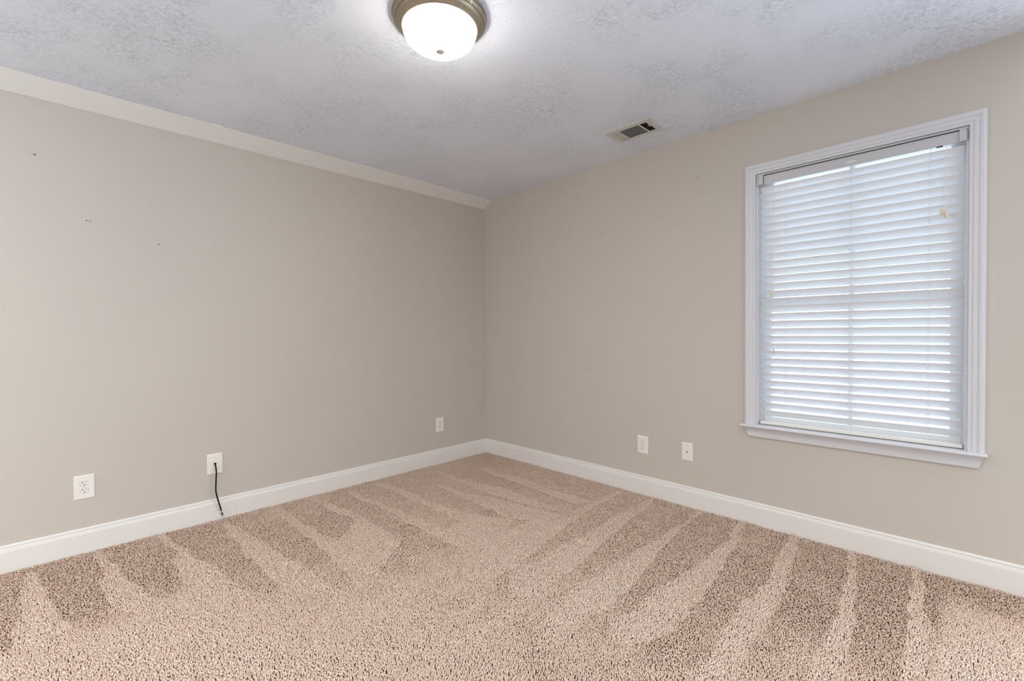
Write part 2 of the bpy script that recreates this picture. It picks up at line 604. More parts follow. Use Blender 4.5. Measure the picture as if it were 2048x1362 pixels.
# sashes: lower one nearer the room, upper one behind it
def sash(name, y0, y1, z0, z1, bot, top):
    a, b = WXL + 0.0225, WXR - 0.0215
    f = MB()
    f.box((a, y0, z0), (a + 0.040, y1, z1))
    f.box((b - 0.040, y0, z0), (b, y1, z1))
    f.box((a + 0.040, y0, z0), (b - 0.040, y1, z0 + bot))
    f.box((a + 0.040, y0, z1 - top), (b - 0.040, y1, z1))
    s = f.build(name, M_VINYL, WIN, bevel=0.0015)
    ym = (y0 + y1) / 2
    MB().box((2.877, ym - 0.008, z0 + bot), (2.9000, ym + 0.008, z1 - top)).build('muntin', M_VINYL, s)
    MB().box((a + 0.036, ym - 0.003, z0 + bot - 0.004), (b - 0.036, ym + 0.003, z1 - top + 0.004)).build('window_pane', M_GLASS, s)
    return s


lo = sash('lower_sash', 0.078, 0.104, WZB + 0.013, 1.330, 0.030, 0.036)
hi = sash('upper_sash', 0.107, 0.133, 1.294, WZT - 0.010, 0.036, 0.034)
t = MB()   # side tracks beside the sashes and the dark weather strips against them
for xa, xb in ((WXL + 0.009, WXL + 0.0205), (WXR - 0.0195, WXR - 0.009)):
    t.box((xa, 0.074, WZB + 0.012), (xb, 0.137, WZT - 0.009))
t.build('side_track', M_VINYL, WIN)
t = MB()
for xa, xb in ((WXL + 0.0205, WXL + 0.0222), (WXR - 0.0212, WXR - 0.0195)):
    t.box((xa, 0.090, WZB + 0.012), (xb, 0.13, WZT - 0.009))
t.box((WXL + 0.03, 0.1045, 1.312), (WXR - 0.03, 0.1065, 1.3325))
t.build('weather_strip', M_GREYJOINT, WIN)

# ------------------------------------------------------------------ blind
BL = tag(empty('window_blind', (2.89, 0.04, 2.08)), 'white wide-slat window blind lowered to the sill', 'blind')
BX0, BX1 = 2.4570, 3.3225
HZ0, HZ1 = 2.0255, 2.0760
# U-shaped headrail of coated steel with rolled lips
hp = [(0.006, HZ0 + 0.002), (0.008, HZ0), (0.060, HZ0), (0.062, HZ0 + 0.002), (0.062, HZ1), (0.060, HZ1), (0.060, HZ0 + 0.003), (0.009, HZ0 + 0.003),
      (0.009, HZ1 - 0.004), (0.0075, HZ1 - 0.003), (0.0045, HZ1 - 0.0005), (0.003, HZ1 - 0.002), (0.0045, HZ1 - 0.006), (0.006, HZ1 - 0.009)]
head = MB().loft([[(BX0 + 0.006, y, z) for y, z in hp], [(BX1 + 0.004, y, z) for y, z in hp]]).build('headrail', M_RAIL, BL)
# raised lettering-like maker's mark is only a pale worn smear in the photograph
MB().box((2.878, 0.0054, 2.044), (2.922, 0.0060, 2.050)).build('worn_mark', plain('pale_smear', srgb(240, 240, 242)), head)
MB().box((3.228, 0.0045, HZ0 - 0.0015), (3.251, 0.020, HZ0 + 0.0005)).build('cord_lock', M_DARK, head)


def bracket(x0, x1, hinge):
    b = MB()
    z0, z1 = HZ0 - 0.004, HZ1 + 0.005
    b.box((x0, -0.0015, z0 + 0.003), (x1, 0.0005, z1 - 0.002))         # hinged front gate
    b.box((x0, 0.0005, z1 - 0.0016), (x1, 0.064, z1))                  # top
    b.box((x0, 0.0005, z0), (x1, 0.064, z0 + 0.0016))                  # bottom
    xs = x0 if hinge < 0 else x1 - 0.0016
    b.box((xs, 0.0005, z0 + 0.0016), (xs + 0.0016, 0.064, z1 - 0.0016))
    o = b.build('end_bracket', M_RAIL, BL, bevel=0.0005)
    s = MB()
    s.box((x0 + (0.001 if hinge < 0 else 0.0225), -0.0018, z1 - 0.0085), (x0 + (0.004 if hinge < 0 else 0.0255), -0.0012, z1 - 0.0035))
    if hinge > 0:
        s.box((x1 - 0.0005, -0.0017, z0 + 0.006), (x1 + 0.0012, 0.002, z1 - 0.006))
    else:
        s.box((x1 - 0.0004, -0.0017, z0 + 0.004), (x1 + 0.0012, 0.004, z1 - 0.008))
    s.box((x0 + 0.003, -0.0017, z0 + 0.0008), (x1 - 0.004, 0.001, z0 + 0.0028))
    s.build('bracket_slot', M_GREYJOINT, o)
    return o


bracket(2.4530, 2.4800, -1)
bracket(3.3060, 3.3325, 1)

# slats: 2 inch, slightly crowned, room edge tipped up
TILT, SW, STH = R(51), 0.0495, 0.0026
SLAT_EDGE = [2.0135, 1.9735] + [1.9290 - 0.0443 * k for k in range(29)]   # height of each slat's room edge
SY = 0.0405
slats = MB()
slat_z = []
for i, zf in enumerate(SLAT_EDGE):
    zc = zf - 0.5 * SW * math.sin(TILT)
    slat_z.append(zc)
    rs = random.Random(i)
    dx = rs.uniform(-0.0012, 0.0012)
    tl = TILT + rs.uniform(-0.012, 0.012)
    ring = []
    n = 7
    for side in (1, -1):
        for k in range(n):
            s = -0.5 + k / (n - 1)
            if side < 0:
                s = -s
            cr = 0.0016 * (1 - 4 * s * s)
            th = STH * 0.5 * (1 if abs(s) < 0.49 else 0.45)
            u, wv = s * SW, cr + side * th
            # u>0 points outdoors and down; wv is along the upper-face normal
            y = SY + u * math.cos(tl) + wv * math.sin(tl)
            z = zc - u * math.sin(tl) + wv * math.cos(tl)
            ring.append((y, z))
    slats.loft([[(BX0 + dx, y, z) for y, z in ring], [(BX1 + dx, y, z) for y, z in ring]])
slats.build('slats', M_SLAT, BL)
br = [(0.0200, 0.6035), (0.0600, 0.6035), (0.0625, 0.6060), (0.0625, 0.6180), (0.0600, 0.6205), (0.0215, 0.6205), (0.0185, 0.6180), (0.0180, 0.6060)]
rail = MB().loft([[(BX0 + 0.004, y, z) for y, z in br], [(BX1 + 0.001, y, z) for y, z in br]]).build('bottom_rail', plain('ivory_rail', srgb(232, 231, 226), rough=0.35), BL, bevel=0.001)

# ladder cords: two braided strings with a rung under every slat
for lx, wob in ((2.5945, 0.0016), (2.8968, 0.0003), (3.2055, 0.0022)):
    lc = MB()
    yf, yb = SY - 0.5 * SW * math.cos(TILT) - 0.003, SY + 0.5 * SW * math.cos(TILT) + 0.003
    rs = random.Random(int(lx * 1000))
    pf = [(lx, yf, HZ0 + 0.003)]
    pb = [(lx, yb, HZ0 + 0.003)]
    for zc in slat_z:
        pf.append((lx + rs.uniform(-wob, wob), yf + rs.uniform(-0.001, 0.0005), zc + 0.5 * SW * math.sin(TILT)))
        pf.append((lx + rs.uniform(-wob, wob), yf - rs.uniform(0, wob), zc + 0.5 * SW * math.sin(TILT) - 0.02))
        pb.append((lx, yb, zc - 0.5 * SW * math.sin(TILT)))
        lc.tube([(lx, yf, zc + 0.5 * SW * math.sin(TILT) - 0.003), (lx, yb, zc - 0.5 * SW * math.sin(TILT) - 0.003)], 0.0005, 5)
    pf.append((lx, yf, 0.612))
    pb.append((lx, yb, 0.612))
    lc.tube(pf, 0.0007, 6)
    lc.tube(pb, 0.0007, 6)
    # lift cord threaded through the slats shows as white loops between them
    for zc in slat_z:
        q = lx - 0.004
        lc.tube(smooth_path([(q, yf + 0.004, zc + 0.004), (q - wob, yf - 0.001, zc - 0.006), (q, yf + 0.004, zc - 0.016)], 4), 0.0007, 6)
    lc.build('ladder_cord', M_CORD, BL, smooth=True)


def tassel(name, x, y, ztop, zbot, r, mat, parent, tilt=0.0):
    h = ztop - zbot
    prof = [(0.0, 0.0), (r * 0.95, 0.0), (r, h * 0.06), (r * 0.97, h * 0.32), (r * 0.86, h * 0.52), (r * 0.70, h * 0.72), (r * 0.60, h * 0.90), (r * 0.45, h), (0.0, h)]
    mb = MB().lathe(prof, (0, 0, 0), 18, 'z')
    mb.v = [(x + a + tilt * (h - c), y + b, zbot + c) for a, b, c in mb.v]
    return mb.build(name, mat, parent, smooth=True)


CY = -0.0045
# tilt cords at the left
tc1 = MB().tube(smooth_path([(2.5345, CY + 0.008, HZ0), (2.5335, CY, 1.95), (2.5322, CY, 1.70), (2.5310, CY, 1.394)], 6), 0.0007, 6).build('tilt_cord', M_CORD, BL, smooth=True)
tassel('tassel', 2.5309, CY, 1.3945, 1.3585, 0.0072, M_TASSEL, tc1)
tc2 = MB().tube(smooth_path([(2.5405, CY + 0.008, HZ0), (2.5400, CY - 0.001, 1.95), (2.5390, CY - 0.001, 1.5), (2.5380, CY - 0.001, 1.056)], 6), 0.0007, 6).build('tilt_cord', M_CORD, BL, smooth=True)
tassel('tassel', 2.5379, CY - 0.001, 1.0575, 1.0305, 0.0066, M_TASSEL_CLEAR, tc2)
# lift cords at the right, knotted and looped up, three tassels
LX = 3.2610
lc = MB()
kn = (LX, CY - 0.001, 1.917)
lc.tube(smooth_path([(LX - 0.0005, CY + 0.008, HZ0), (LX - 0.001, CY, 1.975), kn], 6), 0.0007, 6)
lc.tube(smooth_path([(LX + 0.0035, CY + 0.008, HZ0), (LX + 0.0015, CY, 1.975), kn], 6), 0.0007, 6)
lc.tube(smooth_path([(LX + 0.001, CY, 1.930), (LX - 0.002, CY - 0.002, 1.917), (LX + 0.002, CY - 0.002, 1.907)], 5), 0.0016, 6)
lc.tube(smooth_path([kn, (LX - 0.0045, CY, 1.86), (LX - 0.0095, CY, 1.80), (LX - 0.0115, CY, 1.76), (LX - 0.0115, CY, 1.727)], 6), 0.0007, 6)
lc.tube(smooth_path([kn, (LX - 0.002, CY - 0.001, 1.85), (LX - 0.0085, CY - 0.001, 1.785), (LX - 0.004, CY - 0.001, 1.750), (LX + 0.001, CY - 0.001, 1.720)], 6), 0.0007, 6)
lc.tube(smooth_path([kn, (LX + 0.003, CY, 1.85), (LX + 0.001, CY, 1.78), (LX + 0.0005, CY, 1.735), (LX + 0.004, CY, 1.71)], 6), 0.0007, 6)
lc.tube(smooth_path([kn, (LX + 0.010, CY, 1.880), (LX + 0.0175, CY, 1.832), (LX + 0.0165, CY, 1.785), (LX + 0.0115, CY, 1.752), (LX + 0.0065, CY, 1.738), (LX + 0.011, CY, 1.722), (LX + 0.006, CY, 1.712)], 6), 0.0007, 6)
lift = lc.build('lift_cord', M_CORD, BL, smooth=True)
tassel('tassel', LX - 0.0120, CY - 0.004, 1.7275, 1.6985, 0.0072, M_TASSEL, lift, tilt=-0.06)
tassel('tassel', LX + 0.0010, CY - 0.010, 1.7225, 1.6960, 0.0064, M_TASSEL, lift)
tassel('tassel', LX + 0.0035, CY - 0.017, 1.7100, 1.6790, 0.0070, M_TASSEL, lift, tilt=0.05)


# ------------------------------------------------------------------ wall plates. Built facing -y at the origin, then turned onto their wall.
def on_left(y, z):
    return Matrix.Translation((0, y, z)) @ Matrix.Rotation(R(90), 4, 'Z')


def on_back(x, z):
    return Matrix.Translation((x, 0, z))


def plate_mesh(wd_, ht):
    b, d = 0.0045, 0.0060
    hw, hh = wd_ / 2, ht / 2
    rect = lambda q, y: [(-hw + q, y, -hh + q), (hw - q, y, -hh + q), (hw - q, y, hh - q), (-hw + q, y, hh - q)]
    return MB().loft([rect(0, 0), rect(0, -0.0022), rect(0.0012, -0.0040), rect(b, -d)])


def oval(cx, cz, hw, hh, n=24, flat=0.82):
    pts = []
    for i in range(n):
        a = 2 * math.pi * i / n
        pts.append((cx + hw * math.cos(a), cz + max(-hh * flat, min(hh * flat, hh * math.sin(a) * 1.05))))
    return pts


def build_outlet(mat_w, label):
    root = empty('wall_outlet', (0, 0, 0))
    tag(root, label, 'outlet', 'white duplex outlets low on the walls')
    plate_mesh(0.0825, 0.127).build('cover_plate', M_PLATE, root, bevel=0.0006)
    for cz in (0.0195, -0.0195):
        pts = oval(0, cz, 0.0168, 0.0150)
        big = oval(0, cz, 0.0176, 0.0158)
        rc = MB().loft([[(x, -0.0058, z) for x, z in pts], [(x, -0.0068, z) for x, z in pts]]).build('receptacle', M_PLATE, root)
        MB().loft([[(x, -0.0056, z) for x, z in big], [(x, -0.00615, z) for x, z in big]]).build('receptacle_gap', M_GREYJOINT, rc)
        s = MB()
        s.box((-0.0078, -0.0070, cz + 0.0005), (-0.0054, -0.0062, cz + 0.0090))
        s.box((0.0052, -0.0070, cz + 0.0015), (0.0072, -0.0062, cz + 0.0085))
        s.lathe([(0.0, -0.0070), (0.0028, -0.0070), (0.0028, -0.0062)], (0, 0, cz - 0.0070), 12, 'y')
        s.build('socket_slots', M_DARK, rc)
    MB().lathe([(0.0, -0.0074), (0.0022, -0.0072), (0.0030, -0.0062), (0.0030, -0.0055)], (0, 0, 0), 14, 'y').build('screw', M_SCREW, root)
    root.matrix_world = mat_w
    return root


def copy_thing(o, mat_w, label):
    def cp(src, parent):
        c = src.copy()
        COL.objects.link(c)
        if parent is not None:
            c.parent = parent
            c.matrix_parent_inverse = src.matrix_parent_inverse.copy()
        for ch in [x for x in bpy.data.objects if x.parent is src]:
            cp(ch, c)
        return c
    r = cp(o, None)
    r.matrix_world = mat_w
    r['label'] = label
    return r


out = build_outlet(on_left(-2.8782, 0.3484), 'white duplex outlet on the left wall, before the black cable plate')
copy_thing(out, on_left(-0.5545, 0.3432), 'white duplex outlet on the left wall close to the room corner')
copy_thing(out, on_back(1.6935, 0.3510), 'white duplex outlet on the window wall beside the phone jack')

ph = empty('phone_jack', (0, 0, 0))
tag(ph, 'white phone jack plate with one small dark port below the window side', 'phone jack')
plate_mesh(0.0745, 0.1210).build('cover_plate', M_PLATE, ph, bevel=0.0006)
jk = MB()
jk.box((-0.0062, -0.0072, -0.0085), (0.0062, -0.0056, 0.0075))
jk = jk.build('jack_port', M_PLATE, ph, bevel=0.0006)
MB().loft([[(-0.0045, y, 0.0040), (0.0045, y, 0.0040), (0.0045, y, -0.0010), (0.0020, y, -0.0030), (0.0020, y, -0.0062), (-0.0020, y, -0.0062), (-0.0020, y, -0.0030), (-0.0045, y, -0.0010)]
           for y in (-0.0066, -0.0074)]).build('port_hole', M_DARK, jk)
for z in (0.0415, -0.0415):
    MB().lathe([(0.0, -0.0074), (0.0022, -0.0072), (0.0030, -0.0062), (0.0030, -0.0055)], (0, 0, z), 14, 'y').build('screw', M_SCREW, ph)
ph.matrix_world = on_back(2.0207, 0.3582)

cpn = empty('cable_plate', (0, 0, 0))
tag(cpn, 'white blank wall plate with a black cable coming out of its middle', 'wall plate')
plate_mesh(0.0825, 0.127).build('cover_plate', M_PLATE, cpn, bevel=0.0006)
MB().lathe([(0.0, -0.0065), (0.0062, -0.0065), (0.0072, -0.0060), (0.0072, -0.0050)], (0, 0, 0.001), 16, 'y').build('grommet', M_BLACK, cpn)
MB().lathe([(0.0, -0.0074), (0.0016, -0.0072), (0.0020, -0.0062), (0.0020, -0.0055)], (0.0005, 0, 0.0385), 12, 'y').build('screw', M_GREYJOINT, cpn)
MB().lathe([(0.0, -0.0074), (0.0016, -0.0072), (0.0020, -0.0062), (0.0020, -0.0055)], (0.0005, 0, -0.0385), 12, 'y').build('screw', M_SCREW, cpn)
cpn.matrix_world = on_left(-2.2795, 0.3493)

cab = empty('coaxial_cable', (0.006, -2.2790, 0.3500))
tag(cab, 'short black coaxial cable drooping from the wall plate to the carpet', 'cable')
pts = smooth_path([(0.0058, -2.2792, 0.3505), (0.014, -2.2802, 0.3490), (0.0275, -2.2800, 0.330), (0.036, -2.2795, 0.302), (0.042, -2.2825, 0.270),
                   (0.045, -2.2845, 0.235), (0.046, -2.2860, 0.190), (0.045, -2.2795, 0.150), (0.041, -2.2700, 0.110), (0.035, -2.2610, 0.075), (0.030, -2.2548, 0.050)], 8)
MB().tube(pts, 0.0041, 12).build('jacket', M_BLACK, cab, smooth=True)
a, b = Vector((0.0305, -2.2554, 0.0530)), Vector((0.0240, -2.2440, 0.0060))
d = b - a
at = lambda s: tuple(a + d * s)
cn = MB().tube([at(0.0), at(0.22), at(0.24), at(0.42), at(0.44)], [0.0044, 0.0044, 0.0036, 0.0036, 0.0046], 14)
cn.tube([at(0.62), at(0.80), at(0.82)], [0.0058, 0.0058, 0.0045], 6)
cn.tube([at(0.80), at(0.96), at(1.0)], [0.0012, 0.0012, 0.0006], 8)
cn = cn.build('connector', M_NICKEL, cab)
rb = MB().tube([at(0.26), at(0.44)], 0.0045, 14)
rb.tube([at(0.44), at(0.63)], 0.0040, 14)
rb.build('seal_ring', M_BLACK, cn)

# ------------------------------------------------------------------ ceiling register
VT = tag(empty('ceiling_vent', ((VX0 + VX1) / 2, (VY0 + VY1) / 2, CH)), 'grey-white louvered air vent in the ceiling near the window wall', 'vent')
zt, zb_ = CH, CH - 0.007
ix0, ix1, iy0, iy1 = VX0 + 0.036, VX1 - 0.036, VY0 + 0.040, VY1 - 0.034
bars = [VX0 + 0.078, VX0 + 0.088, VX1 - 0.088, VX1 - 0.078]   # the bars that part the three banks of louvers
f = MB()
bev = 0.006
O0 = [(VX0, VY0), (VX1, VY0), (VX1, VY1), (VX0, VY1)]
O1 = [(VX0 + bev, VY0 + bev), (VX1 - bev, VY0 + bev), (VX1 - bev, VY1 - bev), (VX0 + bev, VY1 - bev)]
I0 = [(ix0, iy0), (ix1, iy0), (ix1, iy1), (ix0, iy1)]
rings = [[(x, y, zt) for x, y in O0], [(x, y, zt - 0.003) for x, y in O0], [(x, y, zb_) for x, y in O1], [(x, y, zb_) for x, y in I0], [(x, y, zb_ + 0.0015) for x, y in I0]]
vs = [p for r_ in rings for p in r_]
fs = []
for i in range(4):
    for k in range(4):
        q = (k + 1) % 4
        fs.append((i * 4 + k, i * 4 + q, (i + 1) * 4 + q, (i + 1) * 4 + k))
f.add(vs, fs)
f.box((bars[0], iy0, zb_), (bars[1], iy1, zb_ + 0.002))
f.box((bars[2], iy0, zb_), (bars[3], iy1, zb_ + 0.002))
f.build('frame', M_VENT, VT)
lv = MB()                                   # nine long louvers in the middle, running with the wall
nl = 9
for i in range(nl):
    y = iy0 + (i + 0.5) * (iy1 - iy0) / nl
    lv.add([(bars[1], y - 0.0048, zb_ + 0.001), (bars[2], y - 0.0048, zb_ + 0.001), (bars[2], y + 0.0035, zb_ + 0.012), (bars[1], y + 0.0035, zb_ + 0.012),
            (bars[1], y - 0.0085, zb_ + 0.0020), (bars[2], y - 0.0085, zb_ + 0.0020), (bars[2], y + 0.0025, zb_ + 0.0135), (bars[1], y + 0.0025, zb_ + 0.0135)],
           [(0, 1, 2, 3), (4, 7, 6, 5), (0, 4, 5, 1), (1, 5, 6, 2), (2, 6, 7, 3), (3, 7, 4, 0)])
lv.build('louver_bank', M_LOUVER, VT)


def side_bank(x0, x1, s, ya, yb):
    lb = MB()
    n = 3
    for i in range(n):
        xc = x0 + (i + 0.5) * (x1 - x0) / n
        w2 = 0.0064
        lb.add([(xc - s * w2, ya, zb_ + 0.0005), (xc + s * w2, ya, zb_ + 0.012), (xc + s * w2, yb, zb_ + 0.012), (xc - s * w2, yb, zb_ + 0.0005),
                (xc - s * w2, ya, zb_ + 0.0016), (xc + s * w2, ya, zb_ + 0.0131), (xc + s * w2, yb, zb_ + 0.0131), (xc - s * w2, yb, zb_ + 0.0016)],
               [(0, 1, 2, 3), (4, 7, 6, 5), (0, 4, 5, 1), (1, 5, 6, 2), (2, 6, 7, 3), (3, 7, 4, 0)])
    return lb.build('louver_bank', M_VENT, VT)


side_bank(ix0, bars[0], 1, iy0, iy1)
side_bank(bars[3], ix1, -1, iy0, iy1)
d_ = MB()                                   # dark sheet-metal boot above the louvers
d_.box((hx0, hy0, CH + 0.135), (hx1, hy1, CH + 0.14))
d_.box((hx0, hy0, zb_ + 0.002), (hx0 + 0.001, hy1, CH + 0.135))
d_.box((hx1 - 0.001, hy0, zb_ + 0.002), (hx1, hy1, CH + 0.135))
d_.box((hx0, hy0, zb_ + 0.002), (hx1, hy0 + 0.001, CH + 0.135))
d_.box((hx0, hy1 - 0.001, zb_ + 0.002), (hx1, hy1, CH + 0.135))
d_.build('duct_boot', M_DARK, VT)
yc = (VY0 + VY1) / 2
for x, y in ((VX0 + 0.011, yc + 0.0), (VX1 - 0.028, yc - 0.012)):
    MB().lathe([(0.0, -0.0030), (0.0030, -0.0026), (0.0044, -0.0008), (0.0044, 0.001)], (x, y, zb_), 14, 'z').build('screw', M_NICKEL, VT, smooth=True)
MB().tube([(VX1 - 0.040, yc - 0.006, zb_ - 0.004), (VX1 - 0.047, yc - 0.010, zb_ + 0.010)], 0.0028, 8).build('damper_lever', M_VENT, VT)

# ------------------------------------------------------------------ ceiling light
LC = (1.822, -1.845)
LT = tag(empty('ceiling_light', (LC[0], LC[1], CH)), 'round flush ceiling light with brushed nickel rim and glowing glass bowl', 'ceiling light')
c0 = (LC[0], LC[1], 0)
pan = [(0.150, 2.4395), (0.182, 2.4395), (0.189, 2.4385), (0.1905, 2.4340), (0.1885, 2.4300), (0.1860, 2.4290), (0.1865, 2.4230), (0.1850, 2.4170), (0.1800, 2.4110),
       (0.1760, 2.4095), (0.1750, 2.4060), (0.1680, 2.4000), (0.1600, 2.3945), (0.1560, 2.3930), (0.1540, 2.3900), (0.1510, 2.3890), (0.1490, 2.3905), (0.1490, 2.4050), (0.150, 2.4395)]
MB().lathe(pan, c0, 96).build('rim', M_BRUSH, LT, smooth=True)
gl = [(0.1475, 2.4000), (0.1482, 2.3900), (0.1470, 2.3820)]
for i in range(1, 17):
    a = i / 16 * math.pi / 2
    gl.append((0.1470 * math.cos(a) ** 0.92 if i < 16 else 0.0, 2.3820 - 0.0760 * math.sin(a)))
MB().lathe(gl, c0, 96).build('glass_bowl', M_SHADE, LT, smooth=True)
kb = [(0.0, 2.2955), (0.006, 2.2960), (0.008, 2.2975), (0.010, 2.2985), (0.0165, 2.3000), (0.0185, 2.3030), (0.0185, 2.3062), (0.0, 2.3070)]
MB().lathe(kb, c0, 32).build('finial', plain('warm_nickel', srgb(222, 212, 202), rough=0.45, metal=0.3), LT, smooth=True)
# frayed end of a pale tie caught on the rim's far edge
ta = math.atan2(-1.6625 - LC[1], 1.8380 - LC[0])
td = Vector((2.012 - LC[0], -1.835 - LC[1], 0)).normalized()
tb = MB()
tp = lambda r_, s, z: (LC[0] + td.x * r_ - td.y * s, LC[1] + td.y * r_ + td.x * s, z)
tb.tube([tp(0.1915, 0.012, 2.4380), tp(0.1890, 0.004, 2.4240), tp(0.1880, 0.000, 2.4180)], [0.0022, 0.0028, 0.0022], 7)
tb.tube([tp(0.1885, 0.002, 2.4200), tp(0.1840, -0.0030, 2.4110), tp(0.1790, -0.0040, 2.4070)], [0.0016, 0.0014, 0.0008], 6)
tb.tube([tp(0.1885, 0.001, 2.4190), tp(0.1860, 0.0040, 2.4120), tp(0.1800, 0.0050, 2.4060)], [0.0015, 0.0011, 0.0006], 6)
tb.build('frayed_tie', M_FLECK, LT, smooth=True)

# ------------------------------------------------------------------ carpet pile: twisted yarn tufts, combed one way or the other by the vacuum cleaner.
# STROKES: floor outlines (metres) of the passes that left the pile lying towards the far corner.
STROKES = [
    [(0.100, -3.098), (0.114, -3.077), (0.373, -3.030), (0.605, -2.998), (0.819, -2.962), (1.027, -2.937), (0.855, -3.107), (0.677, -3.098), (0.472, -3.099), (0.277, -3.096)],
    [(0.051, -2.848), (0.055, -2.828), (0.407, -2.771), (0.671, -2.720), (0.878, -2.674), (0.998, -2.635), (0.824, -2.821), (0.577, -2.829), (0.320, -2.816)],
    [(0.046, -2.566), (0.043, -2.542), (0.419, -2.495), (0.671, -2.437), (0.974, -2.394), (1.144, -2.360), (0.926, -2.569), (0.857, -2.582), (0.617, -2.564), (0.333, -2.532)],
    [(0.127, -2.265), (0.119, -2.242), (0.387, -2.197), (0.766, -2.156), (1.085, -2.112), (1.349, -2.083), (1.256, -2.240), (1.026, -2.259), (0.841, -2.271), (0.598, -2.274)],
    [(0.096, -1.962), (0.102, -1.933), (0.562, -1.921), (0.863, -1.866), (1.041, -1.841), (1.313, -1.863), (1.430, -2.003), (1.215, -1.985), (0.972, -1.955), (0.616, -1.973)],
    [(0.043, -1.732), (0.039, -1.695), (0.584, -1.616), (0.954, -1.616), (1.123, -1.638), (1.313, -1.863), (1.041, -1.841), (0.899, -1.882), (0.812, -1.810), (0.674, -1.660), (0.387, -1.704)],
    [(0.133, -1.476), (0.118, -1.430), (0.544, -1.417), (0.857, -1.385), (0.965, -1.367), (1.192, -1.346), (1.486, -1.366), (1.599, -1.480), (1.448, -1.442), (1.184, -1.447), (0.884, -1.456), (0.507, -1.453)],
    [(0.095, -1.249), (0.090, -1.204), (0.513, -1.165), (0.869, -1.164), (1.106, -1.110), (1.349, -1.003), (1.452, -1.186), (1.466, -1.385), (1.192, -1.346), (1.134, -1.213), (0.855, -1.214), (0.501, -1.220)],
    [(0.498, -0.940), (0.492, -0.898), (0.821, -0.882), (1.067, -0.794), (1.304, -0.754), (1.523, -0.715), (1.442, -0.923), (1.328, -0.970), (1.161, -0.965), (0.860, -0.955)],
    [(0.164, -0.757), (0.165, -0.717), (0.589, -0.690), (0.958, -0.619), (1.192, -0.633), (1.462, -0.672), (1.286, -0.735), (1.032, -0.761), (0.619, -0.760)],
    [(0.402, -0.430), (0.405, -0.388), (0.758, -0.370), (1.133, -0.404), (1.383, -0.380), (1.536, -0.379), (1.452, -0.499), (1.136, -0.491), (0.786, -0.449)],
    [(1.540, -0.071), (1.524, -0.351), (1.552, -0.742), (1.432, -0.912), (1.452, -1.186), (1.466, -1.385), (1.599, -1.480), (1.741, -1.508), (1.778, -1.569), (1.762, -1.410), (1.641, -0.889), (1.581, -0.374), (1.565, -0.076)],
    [(1.804, -0.040), (1.785, -0.059), (1.784, -0.360), (1.798, -0.857), (1.790, -1.109), (1.798, -1.341), (1.806, -1.444), (1.922, -1.537), (2.009, -1.532), (2.003, -1.730), (1.985, -1.868), (1.974, -2.004), (2.000, -1.989), (2.012, -1.870), (2.034, -1.735), (2.025, -1.625), (2.045, -1.491), (2.000, -1.328), (1.950, -1.065), (1.882, -0.635), (1.853, -0.292)],
    [(2.133, -0.043), (2.108, -0.045), (2.132, -0.343), (2.109, -0.781), (2.087, -1.156), (2.094, -1.390), (2.094, -1.499), (2.173, -1.607), (2.236, -1.749), (2.262, -1.738), (2.254, -1.544), (2.274, -1.375), (2.260, -1.143), (2.204, -0.803), (2.168, -0.478), (2.129, -0.191)],
    [(2.389, -0.023), (2.357, -0.022), (2.402, -0.321), (2.405, -0.649), (2.383, -0.885), (2.370, -1.118), (2.363, -1.420), (2.426, -1.520), (2.512, -1.416), (2.536, -1.188), (2.537, -1.077), (2.512, -0.912), (2.483, -0.608), (2.432, -0.292)],
    [(2.656, -0.011), (2.627, -0.013), (2.652, -0.177), (2.667, -0.489), (2.690, -0.704), (2.675, -0.942), (2.680, -1.191), (2.692, -1.400), (2.738, -1.510), (2.789, -1.460), (2.783, -1.175), (2.781, -0.960), (2.764, -0.731), (2.748, -0.582), (2.692, -0.163)],
    [(2.928, -0.035), (2.902, -0.036), (2.934, -0.188), (2.969, -0.562), (2.968, -0.775), (2.973, -0.977), (2.983, -1.268), (3.057, -1.195), (3.039, -0.922), (3.026, -0.718), (2.996, -0.471), (2.953, -0.169)],
    [(3.179, -0.002), (3.156, 0.003), (3.165, -0.208), (3.180, -0.498), (3.187, -0.777), (3.184, -1.069), (3.257, -0.997), (3.250, -0.769), (3.237, -0.576), (3.215, -0.320), (3.193, -0.181)],
]

TONE_LIGHT_LEAN, TONE_DARK_LEAN = 0.0150, 0.0145


